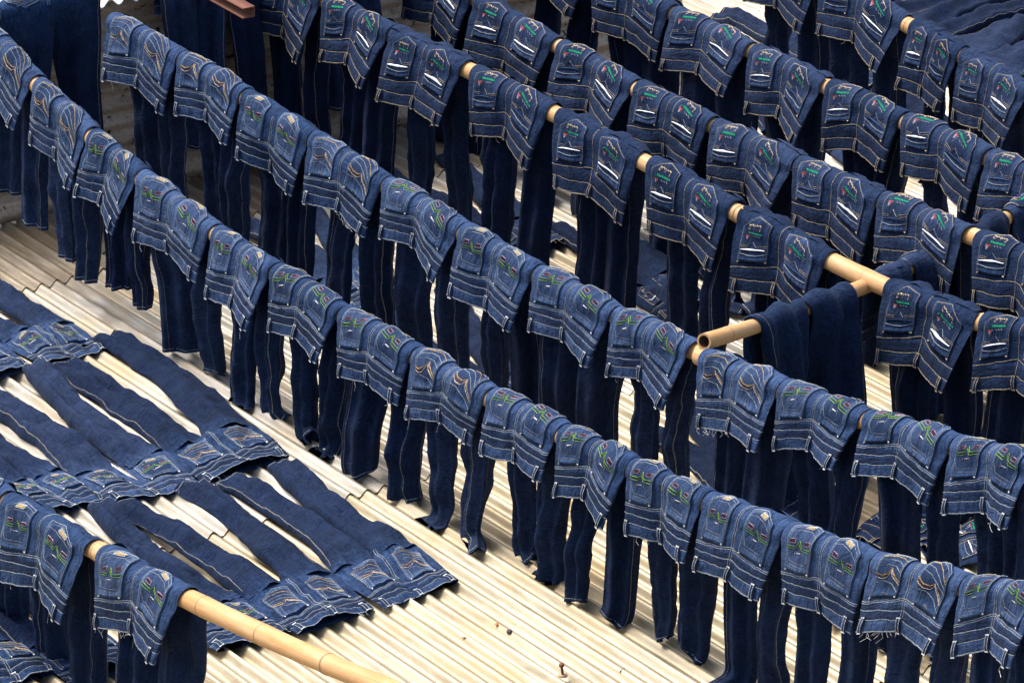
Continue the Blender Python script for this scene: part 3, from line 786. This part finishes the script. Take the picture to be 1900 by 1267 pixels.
            line([(-0.55, 0.13), (0.6, 0.10)], 0.0022, TAN, 0.0062)
            line([(-0.9, 0.72), (-0.3, 0.78), (0.4, 0.77), (0.9, 0.68)], 0.0024, PALE, 0.0062)
            lp = A2(); ca = R.uniform(-.1, .15)
            fill([(ca - .3, .815), (ca + .32, .80), (ca + .36, .885), (ca - .24, .90)], PALE, 0.0070, lp)
            fill([(ca - .2, .83), (ca + .24, .82), (ca + .26, .86), (ca - .18, .868)], GOLD, 0.0078, lp)
            line([(ca - .16, .875), (ca - .05, .885), (ca + .04, .872), (ca + .16, .878), (ca + .28, .868)], 0.003, WHITE, 0.008, lp)
            put("label_patch", lp.mesh("label_patch", TMATS), po)
        elif style == 'peak':
            sw = [(-0.92, 0.50), (-0.5, 0.45), (-0.1, 0.47), (0.12, 0.52), (0.22, 0.55), (0.34, 0.48), (0.6, 0.40), (0.92, 0.29)]
            line(sw, 0.0036, GOLD); line([(a_, b_ - 0.05 - 0.02 * (a_ < 0)) for a_, b_ in sw], 0.0030, BEIGE)
            line([(a_, b_ - 0.028) for a_, b_ in sw[:5]], 0.0050, BROWN, 0.0062)
            line([(0.05, .46), (0.22, .525), (0.36, .42)], 0.0022, PINK, 0.0074)
            for b_, m_ in ((0.80, GOLD), (0.70, PALE), (0.60, PALE)):
                line([(-0.92, b_ + .02), (-0.2, b_ + .03), (0.4, b_ - .03), (0.92, b_ - .16)], 0.0028 if m_ == GOLD else 0.0022, m_)
            line([(-0.92, 0.30), (-0.3, 0.34), (0.4, 0.27), (0.92, 0.10)], 0.0024, PALE)
            line([(-0.58, 0.33), (-0.62, 0.02)], 0.0024, PALE)
            line([(-0.2, 0.09), (0.35, 0.05)], 0.0026, GOLD)
            line([(-0.5, 0.95), (0.0, 0.88), (0.5, 0.86)], 0.0022, PALE)
        else:
            # curled script, green word, shield, grey flourish
            line([(-.38, .84), (-.40, .77), (-.30, .76), (-.28, .81)], 0.0030, BEIGE)
            line([(-.40, .84), (-.28, .82), (-.18, .835), (-.1, .80), (-.02, .82), (.05, .79), (.12, .81), (.2, .785), (.28, .80), (.40, .77)], 0.0040, BEIGE)
            line([(.02, .80), (.0, .75)], 0.0026, BEIGE); line([(.40, .78), (.36, .70), (.44, .71)], 0.0030, BEIGE)
            for i_ in range(9):
                a_ = -.42 + i_ * .105; b_ = .690 - i_ * .0055
                line([(a_, b_ + .016), (a_ + .03, b_ - .022), (a_ + .06, b_ + .014), (a_ + .088, b_ - .018)], 0.0046, GREEN)
            fill([(-.62, .64), (-.34, .63), (-.42, .56), (-.56, .54)], RED); fill([(-.56, .605), (-.42, .60), (-.45, .545), (-.53, .53)], GREY, 0.0074)
            line([(-.66, .60), (-.60, .67), (-.46, .69)], 0.0026, GREEN); line([(-.30, .635), (-.42, .52), (-.50, .48)], 0.0028, GREY)
            line([(-.2, .60), (-.1, .62), (-.02, .585), (.08, .615), (.18, .58), (.28, .605), (.38, .57), (.46, .585)], 0.0022, GREY)
            for b_ in (.385, .345):
                line([(-.93, b_), (-.42, b_ - .012)], 0.0026, TAN); line([(.30, b_ - .012), (.93, b_ - .005)], 0.0026, TAN)
            line([(-.40, .35), (-.08, .47), (.24, .34)], 0.0022, PALE)
            lin = A2(); full = R.random() < 0.66
            wv = R.uniform(.016, .036) if full else R.uniform(.012, .02)
            m_ = np.linspace(-.86, .80, 9); prof = np.sin(np.linspace(0.12, np.pi - .1, 9)) ** .8 * np.linspace(1.25, 0.6, 9) * np.array([R.uniform(.7, 1.25) for _ in range(9)])
            bmid = .275 + .03 * np.sin(np.linspace(0.3, 2.6, 9)) * R.uniform(.2, 1)
            rws = []
            for k_, tt in ((-1, .0075), (0, .0105), (1, .0065)):
                X2, V2 = q(m_, bmid + k_ * wv * prof); c2 = np.clip(X2 / dr.hw(V2), -.99, .99); rws.append(dr.pos(0, c2, np.sqrt(1 - c2 * c2), V2, tt))
            lin.add(np.stack(rws, 1), grid_quads(9, 3), 0)
            put("pocket_lining", lin.mesh("pocket_lining", [CLOTHW] if full else [PK_S]), po)
            line([(-.9, .19), (-.3, .15), (.3, .15), (.9, .19)], 0.0024, PALE, 0.0085)
        put("embroidery", em.mesh("embroidery", TMATS), po)
    # a few loose threads at the waist and, on frayed pairs, the pale facing showing
    for _ in range(R.choice((0, 0, 1, 1, 2))):
        lt = A2(); x_ = R.uniform(-.38, .38) * W; L_ = R.uniform(.012, .04)
        ribbon(lt, dr, [(x_, 0.006), (x_ + R.uniform(-.012, .012), -L_ * .5), (x_ + R.uniform(-.02, .02), -L_)], 0.0011, 0.002, TH if R.random() < .5 else WHITE)
        put("loose_thread", lt.mesh("loose_thread", TMATS), body)
    if torn:
        for k_ in range(9):
            lt = A2(); x_ = (R.uniform(-.40, -.02) if torn == 'left' else R.uniform(0.0, .36)) * W; L_ = R.uniform(.008, .03)
            ribbon(lt, dr, [(x_, 0.004), (x_ + R.uniform(-.015, .015), -L_ * .5), (x_ + R.uniform(-.03, .03), -L_)], 0.0014, 0.001, WHITE)
            put("frayed_thread", lt.mesh("frayed_thread", TMATS), body)
    return root

ORD = ["first", "second", "third", "fourth", "fifth", "sixth", "seventh", "eighth", "ninth", "tenth", "eleventh", "twelfth", "thirteenth", "fourteenth", "fifteenth", "sixteenth", "seventeenth"]
STY = {'zig': "jeans with green zigzag pockets", 'peak': "jeans with gold peak pockets", 'script': "dark jeans with green script pockets"}
def hang_row(pole, spans, phrase, group, seed0, flap=0.29, L=1.0, sway=0.05, lab=None, start=0, **kw):
    for i, sp in enumerate(spans):
        x0, x1_, sty = sp[:3]; ex = sp[3] if len(sp) > 3 else {}
        kk = dict(flap=flap + rng.uniform(-.022, .022), L=None if L is None else L + rng.uniform(-.03, .03), sway=sway + rng.uniform(-.03, .03)); kk.update(kw)
        torn = ex.get('torn', False); kk.update({k_: v_ for k_, v_ in ex.items() if k_ != 'torn'})
        a0, a1 = pole.at(x0), pole.at(x1_)
        if a1 < a0: a0, a1 = a1, a0
        dr = Hung(pole, a0, a1, seed0 + i * 1.37, **kk)
        jeans(dr, sty, f"{lab or STY[sty]}, {ORD[i + start]} from left {phrase}", group, torn=torn)

Z, K, S_ = 'zig', 'peak', 'script'
hang_row(pG, [(-75, 14, Z), (20, 174, Z), (197, 350, Z, dict(torn='left'))], "on the thick bare bamboo at lower left", "jeans on the lower left pole", 11, flap=0.29, L=None, sway=0.02)
hang_row(pB, [(-35, 70, K, dict(L=0.97)), (75, 172, K, dict(L=0.95)), (176, 265, Z, dict(L=0.92)), (268, 402, Z, dict(L=0.96)), (407, 513, Z), (516, 640, Z), (643, 776, Z), (779, 915, K), (918, 1048, Z, dict(flap=0.235)), (1050, 1178, Z),
              (1180, 1318, Z), (1321, 1468, Z), (1470, 1630, Z), (1633, 1797, K, dict(torn='left')), (1800, 1945, Z)],
         "in the nearest full-length row", "jeans in the nearest full-length row", 101, flap=0.275, L=None, sway=0.03)
SECOND = "in the second long row from the front"
hang_row(pA, [(212, 340, K), (343, 458, K), (461, 584, Z), (587, 720, K, dict(torn='right')), (723, 862, Z), (865, 1000, Z), (1003, 1146, Z), (1149, 1290, Z)],
         SECOND, "jeans in the second long row", 211, flap=0.275, L=None, sway=0.02)
hang_row(pA2, [(1313, 1457, K, dict(torn='left')), (1460, 1612, Z), (1616, 1779, Z), (1782, 1930, Z)], SECOND, "jeans in the second long row", 271, flap=0.275, L=None, sway=0.02, start=8)
hang_row(pC, [(490, 606, S_), (613, 732, S_), (736, 868, S_), (886, 1028, S_), (1044, 1195, S_), (1214, 1366, S_), (1384, 1544, S_), (1655, 1822, S_), (1832, 1990, S_)],
         "in the row with the bare bamboo", "jeans in the third long row", 331, flap=0.315, L=None, sway=0.03)
hang_row(pD, [(770, 886, S_), (893, 1036, S_), (1046, 1184, S_), (1190, 1326, S_), (1334, 1484, S_), (1488, 1640, S_), (1644, 1800, S_), (1822, 2000, S_)],
         "in the fourth row back", "jeans in the fourth row", 431, flap=0.30, L=None, sway=0.03)
hang_row(pE, [(975, 1105, S_), (1112, 1252, S_), (1258, 1396, S_), (1404, 1536, S_), (1546, 1682, S_), (1687, 1839, S_), (1844, 1990, S_)],
         "in the fifth row back", "jeans in the fifth row", 541, flap=0.30, L=None, sway=0.03)
hang_row(pF, [(1395, 1530, S_), (1536, 1685, S_), (1700, 1790, S_), (1794, 1915, S_)], "in the farthest row at upper right", "jeans in the farthest row", 641, flap=0.30, L=None, sway=0.03)
hang_row(pT, [(-8, 166, K), (290, 398, K), (412, 540, S_), (548, 692, S_)], "before the rusty wall", "jeans before the rusty wall", 741, lab="dark jeans hung legs forward", flap=0.24, L=1.08, flip=True, lw=1.3, sway=-0.06, fl=(0.0, 0.0))
hang_row(pX, [(1397, 1572, K, dict(flap=0.36, L=1.12, lw=1.05)), (1622, 1733, S_, dict(flap=0.31)), (1728, 1858, S_, dict(flap=0.35)), (1868, 1990, S_)], "on the crosswise bamboo at right", "jeans on the crosswise pole", 841, lab="dark jeans hung legs forward", flap=0.26, L=1.0, flip=True, sway=-0.04, fl=(0.0, 0.0))

pG.build(pG.at(-60), pG.at(820), "thick pale bamboo pole with long bare end at lower left", 1)
pB.build(pB.a0 - 0.3, pB.a1 + 0.3, "bamboo pole carrying the nearest full-length row of jeans", 2)
pA.build(pA.at(214), pA.at(1302), "bamboo pole carrying the second long row left of the crosswise pole's end", 3)
pA2.build(pA2.at(1298), pA2.a1 + 0.4, "bamboo pole carrying the second long row right of the crosswise pole's end", 10)
pC.build(pC.a0 - 0.2, pC.a1 + 0.3, "bamboo pole with a wide bare stretch crossing over another at right", 4)
pD.build(pD.a0 - 0.6, pD.a1 + 0.2, "bamboo pole almost covered by the fourth row of script jeans", 5)
pE.build(pE.a0 - 0.5, pE.a1 + 0.3, "bamboo pole showing in short gaps of the fifth row", 6)
pF.build(pF.a0 - 0.6, pF.a1 + 0.1, "bamboo pole with one bare gap in the farthest row at upper right", 7)
pX.build(0.0, pX.at(1990), "crosswise bamboo pole with hollow cut end right of centre", 8)
pT.build(pT.a0 - 0.2, pT.a1 + 0.2, "bamboo pole along the rusty wall at upper left", 9)

# jeans spread on the roof: waist left, waist right, hem left, hem right (seen points), style, lift
LAID = [
 ((375, 912), (545, 852), (115, 690), (197, 632), K, 0.0, "gold-stitched jeans lying on the roof, hem under the row's hanging legs"),
 ((200, 950), (385, 912), (-60, 740), (66, 694), Z, 0.004, "green zigzag jeans lying flat at left, belt loop ends near a roof screw"),
 ((70, 692), (205, 655), (-150, 560), (-70, 470), Z, 0.0, "green zigzag jeans lying at left edge, uppermost of the spread pairs"),
 ((-110, 745), (70, 690), (-350, 590), (-260, 530), Z, 0.006, "jeans lying at left edge with only the waist showing"),
 ((705, 1140), (858, 1086), (425, 905), (522, 878), K, 0.0, "gold-stitched jeans lying on the roof, rightmost of the spread pairs"),
 ((545, 1192), (702, 1138), (225, 950), (352, 915), K, 0.003, "gold-stitched jeans lying just left of the rightmost spread pair"),
 ((395, 1220), (548, 1182), (70, 990), (190, 952), Z, 0.0, "green zigzag jeans lying partly behind the bare bamboo at lower left"),
 ((70, 972), (205, 938), (-220, 790), (-110, 752), Z, 0.002, "green zigzag jeans lying just behind the lower left hanging pair"),
 ((-40, 1295), (112, 1258), (-270, 1080), (-150, 1030), K, 0.0, "jeans lying in the bottom left corner"),
 ((130, 1290), (262, 1243), (-150, 1060), (-50, 990), K, 0.004, "gold-stitched jeans lying under the lower left hanging pairs"),
 ((650, 592), (742, 548), (455, 430), (548, 368), K, 0.0, "jeans lying on the roof between the first and second rows"),
 ((925, 795), (1035, 742), (715, 600), (832, 548), S_, 0.0, "script jeans lying behind the nearest row, pocket showing near its middle"),
 ((950, 500), (1065, 455), (715, 335), (828, 298), S_, 0.0, "jeans lying between the second and third rows, hem showing"),
 ((1195, 485), (1098, 505), (1385, 590), (1285, 655), S_, 0.003, "jeans lying with rolled waistband behind the second row"),
 ((1410, 1010), (1520, 960), (1190, 805), (1275, 765), S_, 0.0, "jeans lying under the second row left of its gold pair"),
 ((1570, 1000), (1660, 1050), (1800, 865), (1880, 905), S_, 0.0, "crumpled script jeans lying behind the nearest row at right"),
 ((1700, 1015), (1740, 1080), (1990, 930), (2020, 985), S_, 0.003, "script jeans lying at right edge behind the nearest row"),
 ((1560, 192), (1662, 152), (1335, 40), (1440, 5), S_, 0.0, "script jeans lying between the fifth and farthest rows"),
 ((1700, 120), (1790, 190), (2060, -20), (2100, 50), S_, 0.004, "jeans lying with legs pointing right in the upper right corner"),
 ((1455, 30), (1500, 90), (1830, -60), (1880, -15), S_, 0.0, "jeans lying across the roof at the top right edge"),
 ((1600, 342), (1692, 302), (1395, 180), (1478, 150), S_, 0.0, "jeans lying between the fourth and fifth rows"),
 ((1825, 412), (1905, 372), (1640, 262), (1720, 222), S_, 0.0, "jeans lying below the fifth row near the right edge"),
 ((1590, 70), (1650, 118), (1960, -45), (2010, 5), S_, 0.006, "jeans lying below the top right edge, legs toward the corner"),
 ((1480, 305), (1565, 265), (1285, 150), (1372, 118), S_, 0.003, "jeans lying behind the fourth row, mostly hidden by its hanging legs"),
 ((1745, 335), (1832, 292), (1560, 190), (1645, 150), S_, 0.004, "jeans lying behind the fifth row beside another spread pair"),
 ((1225, 610), (1320, 565), (1010, 430), (1100, 395), S_, 0.004, "jeans lying behind the second row, left of the rolled waistband pair"),
 ((1285, 432), (1372, 400), (1075, 290), (1150, 262), S_, 0.0, "jeans lying between the third and fourth rows"),
]
for i, (a_, b_, c_, d_, sty, z0, lab) in enumerate(LAID):
    jeans(Laid(a_, b_, c_, d_, 900 + i * 2.3, z0), sty, lab, "jeans spread flat on the roof")

# ------------------------------------------------------------------ small things on the roof
SCREWM = plain("rusty_screw", (0.16, 0.06, 0.03), 0.7, 0.3, 80); WASH = plain("rubber_washer", (0.42, 0.30, 0.18), 0.8, 0, 60)
def disc(r, z0, z1, n=14, top=True):
    th = np.linspace(0, 2 * np.pi, n + 1)[:-1]; c = np.stack([np.cos(th), np.sin(th)], -1)
    R = [np.column_stack([c * r, np.full(n, z0)]), np.column_stack([c * r, np.full(n, z1)]), np.column_stack([c * 0.01 * r, np.full(n, z1 + 0.1 * r)])]
    a = Acc(); a.add(np.stack(R), grid_quads(3, n, True)); return a
for px, py, lab in ((1044, 1252, "rusty roofing screw standing on the bare roof at bottom centre"), (403, 937, "rusty roofing screw beside the waist of spread jeans at left"), (1881, 22, "rusty roofing screw in the upper right corner")):
    g = G(px, py, 0.018); s = empty("roofing_screw", tuple(g)); tag(s, lab, "screw", "roofing screws")
    w = obj("washer", disc(0.016, -0.003, 0.003).mesh("washer", [WASH]), s); st_ = disc(0.0045, 0.0, 0.036); st_.add(disc(0.009, 0.034, 0.042).V[0], disc(0.009, 0.034, 0.042).Q[0])
    h_ = obj("shank", st_.mesh("shank", [SCREWM]), s); h_.rotation_euler = (0.05, -0.1, 0)
LEAF = plain("orange_leaf", (0.50, 0.14, 0.04), 0.7, 0, 80); STONE = plain("dark_chip", (0.07, 0.055, 0.055), 0.9, 0, 90)
def bit(name, px, py, r, mat, lab, cat, sq=(1, .7, .35), seed=0):
    g = G(px, py, 0.016); n, m = 10, 6; th = np.linspace(0, 2 * np.pi, n + 1)[:-1]; ps = np.linspace(-1.4, 1.4, m)
    P, T = np.meshgrid(ps, th, indexing='ij'); rr = r * (1 + .3 * vnoise(np.cos(T) * 2 + seed, np.sin(T) * 2 + P, seed))
    V = np.stack([rr * np.cos(P) * np.cos(T) * sq[0], rr * np.cos(P) * np.sin(T) * sq[1], rr * np.sin(P) * sq[2]], -1)
    a = Acc(); a.add(V, grid_quads(m, n, True)); o = obj(name, a.mesh(name, [mat])); o.location = tuple(g); o.rotation_euler = (0.1, .15, seed)
    tag(o, lab, cat)
bit("fallen_leaf", 923, 1157, 0.015, LEAF, "small orange dry leaf on the bare roof", "leaf", (1.1, .55, .12), 1)
bit("stone_chip", 945, 1171, 0.013, STONE, "dark grey chip on the roof beside the orange leaf", "chip", (1, .8, .6), 2)
bit("leaf_fragment", 862, 1182, 0.010, LEAF, "tiny red brown leaf fragment left of the dark chip", "leaf", (1, .4, .2), 3)
bit("twig_fragment", 1154, 1243, 0.012, STONE, "tiny dark twig on the roof at bottom right of centre", "twig", (1.2, .3, .25), 4)
bit("leaf_scrap", 617, 697, 0.010, LEAF, "tiny red leaf scrap on the roof behind the nearest row", "leaf", (1, .4, .25), 5)

# smears of teal paint on the sheets
def smear(px, py, n, seed):
    R = random.Random(seed); g = G(px, py); a = Acc()
    for i in range(n):
        p_ = float(g @ DD) + R.uniform(-.22, .22); q_ = float(g @ QQ) + R.uniform(-.10, .10); L_ = R.uniform(.03, .12); w_ = R.uniform(.004, .012)
        uu = np.linspace(0, 1, 8); rows = []
        for k_ in (-1, 0, 1):
            qq = q_ + k_ * w_ * np.sin(np.pi * (0.1 + 0.8 * uu)) + 0.004 * vnoise(uu * 5, uu * 0 + i, seed)
            ph_ = (qq - q0) % STEP
            zz_ = AMP * 1.06 * np.cos(2 * np.pi * ph_ / PITCHC) + 0.014
            rows.append((p_ + L_ * uu)[:, None] * DD + qq[:, None] * QQ + zz_[:, None] * ZV)
        a.add(np.stack(rows, 1), grid_quads(8, 3))
    o = obj("paint_smear", a.mesh("paint_smear", [TEAL]), roof)
smear(1150, 428, 9, 3); smear(1800, 1225, 8, 5)
